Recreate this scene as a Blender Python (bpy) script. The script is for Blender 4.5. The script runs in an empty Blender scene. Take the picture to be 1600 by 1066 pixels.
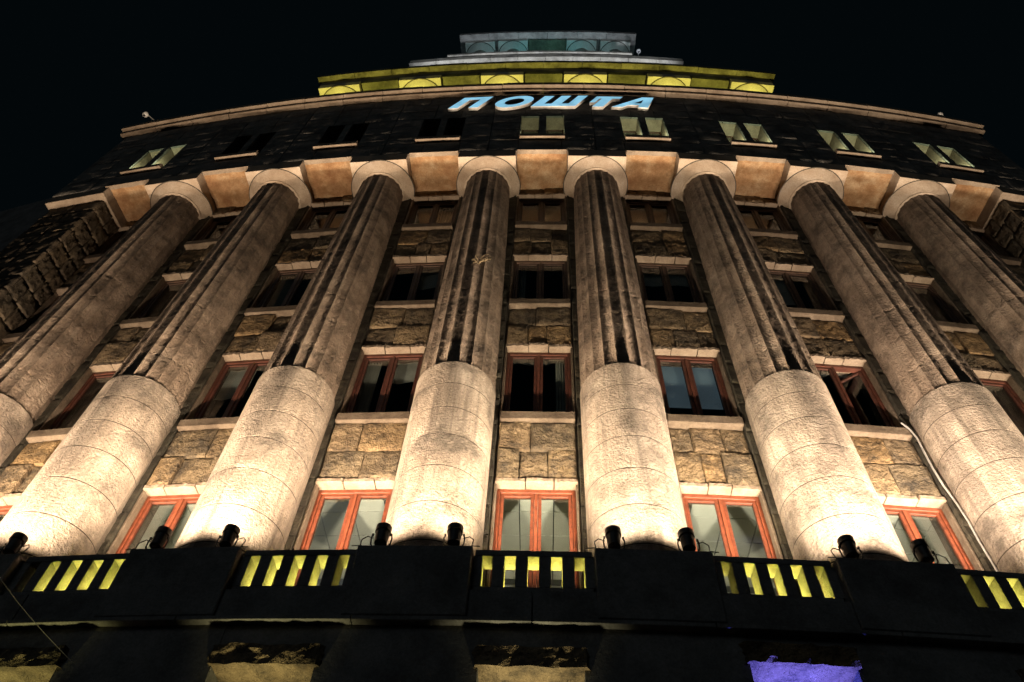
import bpy, bmesh, math, random
from mathutils import Matrix, Vector, noise

random.seed(7)
scene = bpy.context.scene
COL = scene.collection

# ------------------------------------------------------------------ camera
RS = 75.5592            # radius of the curved facade (window-sill line)
BETA = 0.0403304        # angle of one bay
EYE = 1.6               # eye height above the pavement
F_PX, PITCH, YAW, ROLL = 1244.444, 0.972311, -0.0745912, 0.0686646
CX, CY = 0.13696, -84.96095 + RS

cd = bpy.data.cameras.new('camera')
cd.sensor_width = 36.0
cd.lens = 28.0
cd.clip_end = 2000
cam = bpy.data.objects.new('camera', cd)
COL.objects.link(cam)
fw = Vector((math.sin(YAW) * math.cos(PITCH), math.cos(YAW) * math.cos(PITCH), math.sin(PITCH)))
rt = Vector((math.cos(YAW), -math.sin(YAW), 0))
up = rt.cross(fw)
rt2 = math.cos(ROLL) * rt + math.sin(ROLL) * up
up2 = -math.sin(ROLL) * rt + math.cos(ROLL) * up
cam.matrix_world = Matrix(((rt2.x, up2.x, -fw.x, CX), (rt2.y, up2.y, -fw.y, CY), (rt2.z, up2.z, -fw.z, EYE), (0, 0, 0, 1)))
scene.camera = cam

# ------------------------------------------------------------------ night sky
world = bpy.data.worlds.new('World')
scene.world = world
world.use_nodes = True
wn = world.node_tree
wn.nodes.clear()
w_out = wn.nodes.new('ShaderNodeOutputWorld')
w_bg = wn.nodes.new('ShaderNodeBackground')
w_sky = wn.nodes.new('ShaderNodeTexSky')
w_sky.sky_type = 'NISHITA'
w_sky.sun_disc = False
w_sky.sun_elevation = math.radians(-9)
w_sky.sun_rotation = math.radians(200)
w_add = wn.nodes.new('ShaderNodeMix')
w_add.data_type = 'RGBA'
w_add.blend_type = 'ADD'
w_add.inputs[0].default_value = 1.0
w_add.inputs[7].default_value = (0.016, 0.036, 0.046, 1)
wn.links.new(w_sky.outputs[0], w_add.inputs[6])
wn.links.new(w_add.outputs[2], w_bg.inputs[0])
w_bg.inputs[1].default_value = 0.06
wn.links.new(w_bg.outputs[0], w_out.inputs[0])

# faint night glow of the city from the street side
sd = bpy.data.lights.new('night_glow', 'SUN')
sd.energy = 0.065
sd.angle = math.radians(25)
sd.color = (0.84, 0.94, 1.0)
so = bpy.data.objects.new('night_glow', sd)
COL.objects.link(so)
so.rotation_euler = (math.radians(58), 0, math.radians(-20))

vs = scene.view_settings
vs.view_transform = 'Standard'
vs.look = 'None'
vs.exposure = 0.0
vs.gamma = 1.0
scene.cycles.use_denoising = True
scene.cycles.max_bounces = 4
scene.cycles.diffuse_bounces = 2
scene.cycles.glossy_bounces = 2
scene.cycles.transparent_max_bounces = 12

# flood-light strengths in one place
FLOOD_W = 2350.0
YELLOW_W = 310.0


# ------------------------------------------------------------------ materials
def new_mat(name):
    m = bpy.data.materials.new(name)
    m.use_nodes = True
    nt = m.node_tree
    return m, nt, nt.nodes['Principled BSDF']


def ramp(nt, fac, stops):
    r = nt.nodes.new('ShaderNodeValToRGB')
    els = r.color_ramp.elements
    els[0].position, els[0].color = stops[0][0], (*stops[0][1], 1)
    els[1].position, els[1].color = stops[-1][0], (*stops[-1][1], 1)
    for p, c in stops[1:-1]:
        e = els.new(p)
        e.color = (*c, 1)
    nt.links.new(fac, r.inputs[0])
    return r.outputs[0]


def tex_noise(nt, vec, scale, detail=6, rough=0.6, dist=0.0):
    n = nt.nodes.new('ShaderNodeTexNoise')
    n.inputs['Scale'].default_value = scale
    n.inputs['Detail'].default_value = detail
    n.inputs['Roughness'].default_value = rough
    n.inputs['Distortion'].default_value = dist
    nt.links.new(vec, n.inputs['Vector'])
    return n.outputs[0]


def mixc(nt, kind, fac, a, b):
    n = nt.nodes.new('ShaderNodeMix')
    n.data_type = 'RGBA'
    n.blend_type = kind
    for sock, v in ((n.inputs[0], fac), (n.inputs[6], a), (n.inputs[7], b)):
        if isinstance(v, (int, float)):
            sock.default_value = v
        elif isinstance(v, tuple):
            sock.default_value = (*v, 1)
        else:
            nt.links.new(v, sock)
    return n.outputs[2]


def math_node(nt, op, a, b):
    n = nt.nodes.new('ShaderNodeMath')
    n.operation = op
    for sock, v in ((n.inputs[0], a), (n.inputs[1], b)):
        if isinstance(v, (int, float)):
            sock.default_value = v
        else:
            nt.links.new(v, sock)
    return n.outputs[0]


def stone(name, stops, grime=0.4, grime_col=(0.03, 0.027, 0.024), coarse=14.0, fine=70.0, b_coarse=0.5, b_fine=0.35,
          per_stone=0.0, rough=0.9, stretch=1.0, grime_scale=1.3, streak=0.0, depth=0.05):
    """weathered stone: broad tone, stains with ragged edges, pitted relief; everything in world space"""
    m, nt, bs = new_mat(name)
    geo = nt.nodes.new('ShaderNodeNewGeometry')
    mp = nt.nodes.new('ShaderNodeMapping')
    mp.inputs['Scale'].default_value = (1, 1, stretch)
    nt.links.new(geo.outputs['Position'], mp.inputs[0])
    v = mp.outputs[0]
    base = ramp(nt, tex_noise(nt, v, 1.7, 4, 0.65), stops)
    fine_tone = tex_noise(nt, v, 30, 2, 0.7)
    base = mixc(nt, 'MULTIPLY', 0.55, base, ramp(nt, fine_tone, [(0.3, (0.55, 0.53, 0.5)), (0.62, (1, 1, 1))]))
    if per_stone:
        oi = nt.nodes.new('ShaderNodeObjectInfo')
        tint = ramp(nt, oi.outputs['Random'], [(0.0, (1.2, 1.0, 0.7)), (0.3, (0.72, 0.72, 0.68)), (0.55, (1.1, 1.02, 0.9)),
                                               (0.8, (0.62, 0.62, 0.6)), (1.0, (1.3, 1.18, 0.95))])
        base = mixc(nt, 'MULTIPLY', per_stone, base, tint)
    gn = tex_noise(nt, v, grime_scale, 5, 0.75)
    gfac = ramp(nt, gn, [(0.44, (0, 0, 0)), (0.66, (1, 1, 1))])
    gfac = math_node(nt, 'MULTIPLY', gfac, grime)
    if streak:
        mp2 = nt.nodes.new('ShaderNodeMapping')
        mp2.inputs['Scale'].default_value = (3.2, 3.2, 0.16)
        nt.links.new(geo.outputs['Position'], mp2.inputs[0])
        sn = tex_noise(nt, mp2.outputs[0], 1.5, 3, 0.65)
        sfac = math_node(nt, 'MULTIPLY', ramp(nt, sn, [(0.46, (0, 0, 0)), (0.66, (1, 1, 1))]), streak)
        gfac = math_node(nt, 'MAXIMUM', gfac, sfac)
    base = mixc(nt, 'MIX', gfac, base, grime_col)
    nt.links.new(base, bs.inputs['Base Color'])
    bs.inputs['Roughness'].default_value = rough
    bs.inputs['Specular IOR Level'].default_value = 0.2
    h1 = tex_noise(nt, v, coarse, 4, 0.7)
    h2 = tex_noise(nt, v, fine, 2, 0.6)
    bp1 = nt.nodes.new('ShaderNodeBump')
    bp1.inputs['Strength'].default_value = b_coarse
    bp1.inputs['Distance'].default_value = depth
    nt.links.new(h1, bp1.inputs['Height'])
    bp2 = nt.nodes.new('ShaderNodeBump')
    bp2.inputs['Strength'].default_value = b_fine
    bp2.inputs['Distance'].default_value = 0.008
    nt.links.new(h2, bp2.inputs['Height'])
    nt.links.new(bp1.outputs[0], bp2.inputs['Normal'])
    nt.links.new(bp2.outputs[0], bs.inputs['Normal'])
    return m


def plain(name, col, rough=0.6, metal=0.0, var=0.25, scale=9.0, bump=0.15, spec=0.4):
    m, nt, bs = new_mat(name)
    geo = nt.nodes.new('ShaderNodeNewGeometry')
    n = tex_noise(nt, geo.outputs['Position'], scale, 6, 0.65)
    dark = tuple(c * (1 - var) for c in col)
    lite = tuple(min(1, c * (1 + var)) for c in col)
    nt.links.new(ramp(nt, n, [(0.3, dark), (0.7, lite)]), bs.inputs['Base Color'])
    bs.inputs['Roughness'].default_value = rough
    bs.inputs['Metallic'].default_value = metal
    bs.inputs['Specular IOR Level'].default_value = spec
    bp = nt.nodes.new('ShaderNodeBump')
    bp.inputs['Strength'].default_value = bump
    bp.inputs['Distance'].default_value = 0.01
    nt.links.new(tex_noise(nt, geo.outputs['Position'], scale * 5, 4), bp.inputs['Height'])
    nt.links.new(bp.outputs[0], bs.inputs['Normal'])
    return m


def emitter(name, col, strength, var=0.0):
    m, nt, bs = new_mat(name)
    bs.inputs['Base Color'].default_value = (*[c * 0.6 for c in col], 1)
    bs.inputs['Roughness'].default_value = 0.4
    if var:
        geo = nt.nodes.new('ShaderNodeNewGeometry')
        n = tex_noise(nt, geo.outputs['Position'], 1.6, 3)
        c = ramp(nt, n, [(0.32, tuple(x * (1 - var) for x in col)), (0.68, col)])
        nt.links.new(c, bs.inputs['Emission Color'])
    else:
        bs.inputs['Emission Color'].default_value = (*col, 1)
    bs.inputs['Emission Strength'].default_value = strength
    m.cycles.emission_sampling = 'NONE' if name.endswith('lens') else 'AUTO'
    return m


def glass(name, tint=(0.80, 0.84, 0.84)):
    m, nt, bs = new_mat(name)
    nt.nodes.remove(bs)
    out = nt.nodes['Material Output']
    tr = nt.nodes.new('ShaderNodeBsdfTransparent')
    tr.inputs[0].default_value = (*tint, 1)
    gl = nt.nodes.new('ShaderNodeBsdfGlossy')
    gl.inputs['Roughness'].default_value = 0.015
    gl.inputs['Color'].default_value = (0.9, 0.9, 0.9, 1)
    fr = nt.nodes.new('ShaderNodeFresnel')
    geo = nt.nodes.new('ShaderNodeNewGeometry')
    nt.links.new(math_node(nt, 'SUBTRACT', 1.5, math_node(nt, 'MULTIPLY', geo.outputs['Backfacing'], 0.8333)), fr.inputs[0])
    bp = nt.nodes.new('ShaderNodeBump')
    bp.inputs['Strength'].default_value = 0.04
    bp.inputs['Distance'].default_value = 0.02
    nt.links.new(tex_noise(nt, geo.outputs['Position'], 1.8, 2), bp.inputs['Height'])
    nt.links.new(bp.outputs[0], gl.inputs['Normal'])
    mx = nt.nodes.new('ShaderNodeMixShader')
    nt.links.new(fr.outputs[0], mx.inputs[0])
    nt.links.new(tr.outputs[0], mx.inputs[1])
    nt.links.new(gl.outputs[0], mx.inputs[2])
    nt.links.new(mx.outputs[0], out.inputs[0])
    return m


M = {}
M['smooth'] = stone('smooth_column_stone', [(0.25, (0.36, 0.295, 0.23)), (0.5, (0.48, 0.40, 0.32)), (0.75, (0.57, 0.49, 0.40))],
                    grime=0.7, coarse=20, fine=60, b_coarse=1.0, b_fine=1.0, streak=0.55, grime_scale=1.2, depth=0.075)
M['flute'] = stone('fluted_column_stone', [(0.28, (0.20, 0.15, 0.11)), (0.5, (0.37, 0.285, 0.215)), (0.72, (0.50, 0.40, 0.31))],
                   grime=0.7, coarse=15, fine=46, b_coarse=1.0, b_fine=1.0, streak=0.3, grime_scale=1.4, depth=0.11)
M['capital'] = stone('capital_stone', [(0.25, (0.31, 0.24, 0.175)), (0.5, (0.42, 0.34, 0.26)), (0.75, (0.52, 0.44, 0.36))],
                     grime=0.3, grime_col=(0.22, 0.13, 0.07), coarse=7, fine=60, b_coarse=0.15, b_fine=0.2)
M['panel'] = stone('soffit_panel_stone', [(0.3, (0.23, 0.115, 0.055)), (0.5, (0.36, 0.22, 0.115)), (0.7, (0.48, 0.355, 0.22))],
                   grime=0.7, grime_col=(0.17, 0.085, 0.035), coarse=9, fine=50, b_coarse=0.5, b_fine=0.5, grime_scale=2.4)
M['rubble'] = stone('rubble_stone', [(0.25, (0.14, 0.108, 0.072)), (0.5, (0.26, 0.205, 0.14)), (0.75, (0.37, 0.30, 0.21))],
                    grime=0.85, coarse=8, fine=38, b_coarse=1.0, b_fine=0.9, per_stone=1.0, grime_scale=2.6, depth=0.10)
M['pier'] = stone('dark_pier_stone', [(0.25, (0.035, 0.033, 0.027)), (0.5, (0.075, 0.07, 0.055)), (0.75, (0.14, 0.13, 0.10))],
                  grime=0.7, coarse=10, fine=45, b_coarse=1.0, b_fine=0.8, per_stone=0.4, stretch=2.2)  # much darker tone than the rubble between the windows
M['dark'] = stone('dark_wall_stone', [(0.25, (0.14, 0.135, 0.125)), (0.5, (0.23, 0.22, 0.20)), (0.75, (0.32, 0.305, 0.275))],
                  grime=0.6, coarse=9, fine=50, b_coarse=0.8, b_fine=0.6)  # dark wall tone; on the upper wall face it stands in for shade
M['parapet'] = stone('parapet_stone', [(0.25, (0.16, 0.16, 0.155)), (0.5, (0.23, 0.225, 0.215)), (0.75, (0.29, 0.28, 0.265))],
                     grime=0.5, coarse=12, fine=70, b_coarse=0.35, b_fine=0.4)
M['trim'] = stone('trim_stone', [(0.25, (0.20, 0.15, 0.108)), (0.5, (0.29, 0.23, 0.17)), (0.75, (0.38, 0.31, 0.24))],
                  grime=0.4, grime_col=(0.09, 0.06, 0.04), coarse=11, fine=55, b_coarse=0.4, b_fine=0.4, grime_scale=3.0)
M['tier'] = stone('upper_storey_stone', [(0.25, (0.30, 0.28, 0.22)), (0.5, (0.45, 0.42, 0.34)), (0.75, (0.55, 0.52, 0.44))],
                  grime=0.65, coarse=7, fine=40, b_coarse=0.5, b_fine=0.4, grime_scale=0.9)
M['tier_clean'] = stone('upper_capital_stone', [(0.25, (0.50, 0.47, 0.40)), (0.5, (0.60, 0.57, 0.50)), (0.75, (0.66, 0.63, 0.56))], grime=0.2, coarse=7, fine=40, b_coarse=0.2)
M['rustic'] = stone('rusticated_sooty_stone', [(0.25, (0.07, 0.055, 0.04)), (0.5, (0.13, 0.105, 0.075)), (0.75, (0.21, 0.17, 0.12))], grime=0.7, coarse=8, fine=40, b_coarse=1.0, b_fine=0.8, per_stone=0.5)
M['band'] = stone('stained_cornice_stone', [(0.25, (0.12, 0.115, 0.075)), (0.5, (0.24, 0.23, 0.16)), (0.75, (0.36, 0.35, 0.26))], grime=0.8, coarse=6, fine=40, b_coarse=0.6, grime_scale=1.6)
M['frieze'] = stone('frieze_stone', [(0.25, (0.08, 0.085, 0.05)), (0.5, (0.16, 0.16, 0.10)), (0.75, (0.25, 0.25, 0.17))], grime=0.6, coarse=7, fine=40, b_coarse=0.8)
M['mortar'] = stone('mortar', [(0.25, (0.05, 0.045, 0.035)), (0.5, (0.08, 0.07, 0.055)), (0.75, (0.12, 0.10, 0.08))], grime=0.4)
M['joint'] = plain('dark_joint_mortar', (0.045, 0.034, 0.024), 0.95)
FRAME_PAINT = [(0.15, 0.040, 0.018), (0.085, 0.028, 0.017), (0.085, 0.05, 0.034), (0.075, 0.048, 0.034)]  # rows above the first painted darker for recess shade; top rows also weathered
for k, c in enumerate(FRAME_PAINT):
    M['frame%d' % k] = plain('frame_shade_paint_%s' % ('bright', 'darkened', 'faded', 'weathered')[k], c, 0.5, var=0.4, scale=7, bump=0.25)
    M['sash%d' % k] = plain('sash_shade_paint_%s' % ('bright', 'darkened', 'faded', 'weathered')[k], tuple(v * 0.75 for v in c), 0.55, var=0.45, scale=11, bump=0.3)
M['casement'] = plain('worn_casement_paint', (0.12, 0.05, 0.03), 0.5, var=0.4, scale=11, bump=0.25)
M['sill'] = stone('sill_stone', [(0.25, (0.12, 0.092, 0.066)), (0.5, (0.185, 0.145, 0.105)), (0.75, (0.25, 0.20, 0.15))], grime=0.55, grime_col=(0.05, 0.035, 0.025), coarse=10, fine=55, b_coarse=0.5, b_fine=0.5, grime_scale=2.6)
M['glass'] = glass('window_glass')
M['black'] = plain('black_lamp_housing', (0.012, 0.013, 0.014), 0.5, var=0.3, scale=20, bump=0.1)
M['metal'] = plain('galvanised_metal', (0.35, 0.35, 0.34), 0.45, 0.7)
M['white_paint'] = plain('white_letter_return', (0.74, 0.72, 0.68), 0.5, var=0.12)
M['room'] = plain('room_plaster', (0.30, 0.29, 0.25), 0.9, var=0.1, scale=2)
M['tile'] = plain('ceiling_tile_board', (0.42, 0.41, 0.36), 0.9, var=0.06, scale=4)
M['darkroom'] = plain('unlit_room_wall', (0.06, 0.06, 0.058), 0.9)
M['cable'] = plain('black_cable_sheath', (0.02, 0.02, 0.02), 0.6)
M['pipe'] = plain('grey_conduit', (0.34, 0.33, 0.31), 0.6)
M['asphalt'] = plain('asphalt', (0.05, 0.05, 0.052), 0.9, scale=30, bump=0.4)
M['paving'] = plain('paving', (0.14, 0.135, 0.13), 0.85, scale=6, bump=0.3)
M['neon'] = emitter('blue_letter_face', (0.30, 0.68, 0.92), 1.0, 0.45)
M['lens_warm'] = emitter('warm_lens', (1.0, 0.82, 0.56), 6.0)
M['lens_yellow'] = emitter('yellow_lens', (1.0, 0.86, 0.12), 4.0)
M['lens_teal'] = emitter('teal_lens', (0.25, 0.75, 0.95), 3.0)
M['lens_white'] = emitter('white_lens', (0.85, 0.9, 1.0), 3.0)
M['lens_green'] = emitter('pale_green_lens', (0.85, 1.0, 0.6), 3.0)
M['lens_violet'] = emitter('violet_lens', (0.25, 0.18, 1.0), 3.0)
M['curtain'] = plain('pale_curtain', (0.55, 0.52, 0.46), 0.9, var=0.15, scale=3)
M['blind'] = emitter('glowing_blind', (0.45, 0.62, 0.75), 0.10, 0.4)  # faint emission stands in for a lit room behind
M['dome'] = plain('camera_housing', (0.6, 0.6, 0.58), 0.35)
M['leaf'] = plain('dry_weed', (0.12, 0.09, 0.05), 0.8)


# ------------------------------------------------------------------ geometry helpers
def W(u, rho, z):
    """facade coordinates (bay units, metres in front of the sill line, height above the eye) -> world"""
    a = u * BETA
    return Vector(((RS + rho) * math.sin(a), RS - (RS + rho) * math.cos(a), z + EYE))


def MB(u, x=0.0, y=0.0, z=0.0):
    """local frame of bay u: x along the facade, y into the building, z up (height above the eye)"""
    a = u * BETA
    return Matrix.Translation(W(u, 0, 0)) @ Matrix.Rotation(a, 4, 'Z') @ Matrix.Translation((x, y, z))


class Geo:
    def __init__(self):
        self.v, self.f = [], []

    def add(self, verts, faces):
        o = len(self.v)
        self.v += [tuple(p) for p in verts]
        self.f += [tuple(i + o for i in q) for q in faces]
        return self

    def box(self, x0, x1, y0, y1, z0, z1):
        return self.add([(x0, y0, z0), (x1, y0, z0), (x1, y1, z0), (x0, y1, z0), (x0, y0, z1), (x1, y0, z1), (x1, y1, z1), (x0, y1, z1)],
                        [(0, 3, 2, 1), (4, 5, 6, 7), (0, 1, 5, 4), (1, 2, 6, 5), (2, 3, 7, 6), (3, 0, 4, 7)])

    def arc(self, u0, u1, r0, r1, z0, z1, n=1):
        """a block bent along the facade from u0 to u1 between two rings"""
        vs, fs = [], []
        for i in range(n + 1):
            u = u0 + (u1 - u0) * i / n
            vs += [W(u, r1, z0), W(u, r0, z0), W(u, r0, z1), W(u, r1, z1)]
        for i in range(n):
            a, b = 4 * i, 4 * i + 4
            for k in range(4):
                k2 = (k + 1) % 4
                fs.append((a + k, a + k2, b + k2, b + k))
        fs += [(0, 3, 2, 1), (4 * n, 4 * n + 1, 4 * n + 2, 4 * n + 3)]
        return self.add(vs, fs)

    def lathe(self, prof, seg=32, center=(0, 0), cap=True):
        vs, fs = [], []
        n = len(prof)
        for i in range(seg):
            a = 2 * math.pi * i / seg
            for r, z in prof:
                vs.append((center[0] + r * math.sin(a), center[1] - r * math.cos(a), z))
        for i in range(seg):
            j = (i + 1) % seg
            for k in range(n - 1):
                fs.append((i * n + k, j * n + k, j * n + k + 1, i * n + k + 1))
        if cap:
            fs.append(tuple(i * n for i in reversed(range(seg))))
            fs.append(tuple(i * n + n - 1 for i in range(seg)))
        return self.add(vs, fs)

    def tube(self, pts, r, seg=6):
        pts = [Vector(p) for p in pts]
        vs, fs = [], []
        for i, p in enumerate(pts):
            t = (pts[min(i + 1, len(pts) - 1)] - pts[max(i - 1, 0)]).normalized()
            a = t.cross(Vector((0.13, 0.2, 0.97)))
            if a.length < 1e-3:
                a = t.cross(Vector((1, 0, 0)))
            a.normalize()
            b = t.cross(a)
            for k in range(seg):
                w = 2 * math.pi * k / seg
                vs.append(p + r * (math.cos(w) * a + math.sin(w) * b))
        for i in range(len(pts) - 1):
            for k in range(seg):
                k2 = (k + 1) % seg
                fs.append((i * seg + k, i * seg + k2, (i + 1) * seg + k2, (i + 1) * seg + k))
        fs += [tuple(reversed(range(seg))), tuple((len(pts) - 1) * seg + k for k in range(seg))]
        return self.add(vs, fs)

    def mesh(self, name, mat, smooth=False, bevel=0.0, angle=35):
        me = bpy.data.meshes.new(name)
        me.from_pydata(self.v, [], self.f)
        bm = bmesh.new()
        bm.from_mesh(me)
        bmesh.ops.recalc_face_normals(bm, faces=bm.faces)
        if bevel:
            bmesh.ops.bevel(bm, geom=list(bm.edges), offset=bevel, segments=1, affect='EDGES', profile=0.7)
        if smooth:
            for f in bm.faces:
                f.smooth = True
            for e in bm.edges:
                if len(e.link_faces) == 2 and e.calc_face_angle(0) > math.radians(angle):
                    e.smooth = False
        bm.to_mesh(me)
        bm.free()
        me.materials.append(M[mat] if isinstance(mat, str) else mat)
        return me


def put(name, me, parent=None, mat=None, **props):
    o = bpy.data.objects.new(name, me)
    COL.objects.link(o)
    if parent is not None:
        o.parent = parent
    if mat is not None:
        o.matrix_local = mat
    for k, v in props.items():
        o[k] = v
    return o


def T(x, y, z):
    return Matrix.Translation((x, y, z))


def S3(x, y, z):
    return Matrix.Diagonal((x, y, z, 1))


def thing(name, label, cat, mat=None, group=None):
    o = put(name, None, None, mat if mat is not None else Matrix.Identity(4), label=label, category=cat)
    if group:
        o['group'] = group
    return o


def rock_geo(g, x0, x1, z0, z1, y, relief, depth, seed, nx=7, nz=5, ragged=0.03, chamfer=0.5, fx=3.0, chisel=0.0):
    """one rock-faced block: ragged outline, broken chamfered rim, bulging chipped face"""
    w, h = x1 - x0, z1 - z0
    vs, fs = [], []
    off = Vector((seed * 13.7, seed * 7.3, seed * 3.1))
    for j in range(nz + 1):
        for i in range(nx + 1):
            s, t = i / nx, j / nz
            if i == 1:
                s = 0.05
            elif i == nx - 1:
                s = 0.95
            if j == 1:
                t = 0.07
            elif j == nz - 1:
                t = 0.93
            edge = i in (0, nx) or j in (0, nz)
            px, pz = x0 + s * w, z0 + t * h
            n1 = noise.noise(Vector((px * fx, pz * fx, 0)) + off)
            n2 = noise.noise(Vector((px * fx * 3, pz * fx * 3, 5)) + off)
            if edge:
                jx = ragged * min(w, 0.5) * (0.5 + 0.8 * n2)
                if i == 0:
                    px += abs(jx)
                elif i == nx:
                    px -= abs(jx)
                jz = ragged * min(h, 0.5) * (0.5 + 0.8 * n1)
                if j == 0:
                    pz += abs(jz)
                elif j == nz:
                    pz -= abs(jz)
                d = relief * (chamfer + 0.45 * n1)
            else:
                d = -relief * (0.25 + 0.75 * n1 + 0.35 * n2)
                if chisel:
                    d += chisel * relief * math.sin(pz * 95 + 3 * n1 + px * 12)
            vs.append((px, y + d, pz))
    row = nx + 1
    for j in range(nz):
        for i in range(nx):
            a = j * row + i
            fs.append((a, a + 1, a + row + 1, a + row))
    ring = [i for i in range(nx + 1)] + [j * row + nx for j in range(1, nz + 1)] + [nz * row + i for i in range(nx - 1, -1, -1)] + \
           [j * row for j in range(nz - 1, 0, -1)]
    base = len(vs)
    for k in ring:
        p = vs[k]
        vs.append((p[0], y + depth, p[2]))
    n = len(ring)
    for k in range(n):
        k2 = (k + 1) % n
        fs.append((ring[k2], ring[k], base + k, base + k2))
    g.add(vs, fs)


ORD = ['first', 'second', 'third', 'fourth', 'fifth', 'sixth', 'seventh', 'eighth', 'ninth']

# ------------------------------------------------------------------ ground
g = Geo().box(-900, 900, -900, 900, -0.3, 0.0)
put('ground', g.mesh('ground', 'asphalt'), kind='structure')
g = Geo()
g.arc(-9, 9, 1.0, 6.0, -EYE - 0.02, -EYE + 0.12, 36)
put('pavement', g.mesh('pavement', 'paving'), kind='structure')

# ------------------------------------------------------------------ the building
B = thing('post_office_building', 'curved grey stone post office with eight giant columns lit from below at night', 'building')

Z_PED = 7.08                     # top of the pedestals, where the shafts start
Z_LEDGE = 11.68                  # end of the smooth drums
Z_NECK = 21.03
Z_ABA = 21.33
Z_SOF = 21.76                    # underside of the attic
RC = 0.2726                      # column axis in front of the sill line
R_SM = 0.747
HALF = RS * BETA / 2             # half a bay, 1.52 m
COLS = [-3.5 + i for i in range(8)]
BAYS = list(range(-4, 5))

# --- columns ---------------------------------------------------------------
core = Geo().lathe([(R_SM - 0.004, Z_PED), (R_SM - 0.004, Z_LEDGE - 0.1), (0.635, Z_LEDGE), (0.545, Z_NECK + 0.1)], 72).mesh('column_core', 'joint', True)
joints = [Z_PED, 7.48, 8.22, 8.98, 9.71, 10.39, 11.05, Z_LEDGE]


def drum_mesh(z0, z1, seed, top):
    g = Geo()
    seg, nz = 72, 5
    ring = []
    zs = [z0 + 0.011, z0 + 0.022] + [z0 + 0.022 + (z1 - z0 - 0.044) * k / nz for k in range(1, nz)] + [z1 - 0.022, z1 - (0.011 if not top else 0.0)]
    rows = len(zs)
    vs, fs = [], []
    for i in range(seg):
        a = 2 * math.pi * i / seg
        for k, z in enumerate(zs):
            n = noise.noise(Vector((math.sin(a) * 1.6, math.cos(a) * 1.6, z * 1.6 + seed)))
            n2 = noise.noise(Vector((math.sin(a) * 9, math.cos(a) * 9, z * 9 + seed)))
            r = R_SM + 0.0015 * n + 0.0012 * n2
            if k in (0, rows - 1):
                r -= 0.02 * max(0, n2 - 0.45) if not top else 0
            vs.append((r * math.sin(a), -r * math.cos(a), z))
    for i in range(seg):
        j = (i + 1) % seg
        for k in range(rows - 1):
            fs.append((i * rows + k, j * rows + k, j * rows + k + 1, i * rows + k + 1))
    fs.append(tuple(i * rows + rows - 1 for i in range(seg)))
    fs.append(tuple(i * rows for i in reversed(range(seg))))
    g.add(vs, fs)
    return g.mesh('drum', 'smooth', True)


drums = [[drum_mesh(joints[k], joints[k + 1], 5 * s + k, k == len(joints) - 2) for s in range(3)] for k in range(len(joints) - 1)]

NFL = 20
fl_z = [Z_LEDGE + 0.004]
hh = [0.78, 1.0, 0.92, 1.05, 0.88, 1.0, 0.95, 1.02, 0.9]
for h in hh:
    fl_z.append(fl_z[-1] + h)
fl_z.append(Z_NECK)


def r_flute(z):
    t = (z - Z_LEDGE) / (Z_NECK - Z_LEDGE)
    return 0.735 - 0.105 * t - 0.012 * math.sin(math.pi * t) * -1


def flute_mesh(z0, z1, seed):
    per, nz = 7, 15
    seg = NFL * per
    vs, fs = [], []
    zs = [z0 + 0.003, z0 + 0.012] + [z0 + 0.012 + (z1 - z0 - 0.024) * k / nz for k in range(1, nz)] + [z1 - 0.012, z1 - 0.003]
    rows = len(zs)
    for i in range(seg):
        a = 2 * math.pi * (i - per / 2.0) / seg
        t = (i % per) / per
        for k, z in enumerate(zs):
            R = r_flute(z)
            prof = math.sin(math.pi * t) ** 0.8 if t > 0 else 0.0
            n = noise.noise(Vector((math.sin(a) * 7, math.cos(a) * 7, z * 8 + seed)))
            n2 = noise.noise(Vector((math.sin(a) * 20, math.cos(a) * 20, z * 22 + seed)))
            r = R - (0.047 - 0.022 * ((z - Z_LEDGE) / 9.35) ** 2) * prof + (0.003 * n + 0.014 * n2) * (0.1 + prof)
            if t == 0:
                r -= 0.012 * max(0.0, n2 - 0.1)
            if k in (0, rows - 1):
                r -= 0.006 + 0.012 * max(0, n2)
            vs.append((r * math.sin(a), -r * math.cos(a), z))
    for i in range(seg):
        j = (i + 1) % seg
        for k in range(rows - 1):
            fs.append((i * rows + k, j * rows + k, j * rows + k + 1, i * rows + k + 1))
    g = Geo().add(vs, fs)
    return g.mesh('fluted_drum', 'flute', True, angle=32)


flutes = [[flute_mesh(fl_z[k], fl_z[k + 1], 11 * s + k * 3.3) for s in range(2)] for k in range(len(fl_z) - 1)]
neck = Geo().lathe([(0.56, Z_NECK - 0.02), (0.655, Z_NECK - 0.004), (0.668, Z_NECK + 0.006), (0.668, Z_NECK + 0.03), (0.6, Z_NECK + 0.04)], 56).mesh('neck_ring', 'capital', True)
echinus = Geo().lathe([(0.6, Z_NECK + 0.035), (0.672, Z_NECK + 0.04), (0.74, Z_NECK + 0.11), (0.82, Z_NECK + 0.20), (0.904, Z_ABA - 0.006), (0.904, Z_ABA + 0.002)], 72).mesh('echinus', 'capital', True)
rim = Geo().lathe([(0.900, Z_ABA - 0.012), (0.924, Z_ABA - 0.010), (0.924, Z_ABA + 0.002), (0.900, Z_ABA + 0.002)], 72, cap=False).mesh('rim_joint', 'mortar')
abacus = Geo().box(-0.815, 0.815, -(1.165 - RC), RC + 0.3, Z_ABA, Z_SOF + 0.02).mesh('abacus', 'capital', bevel=0.008)

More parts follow.
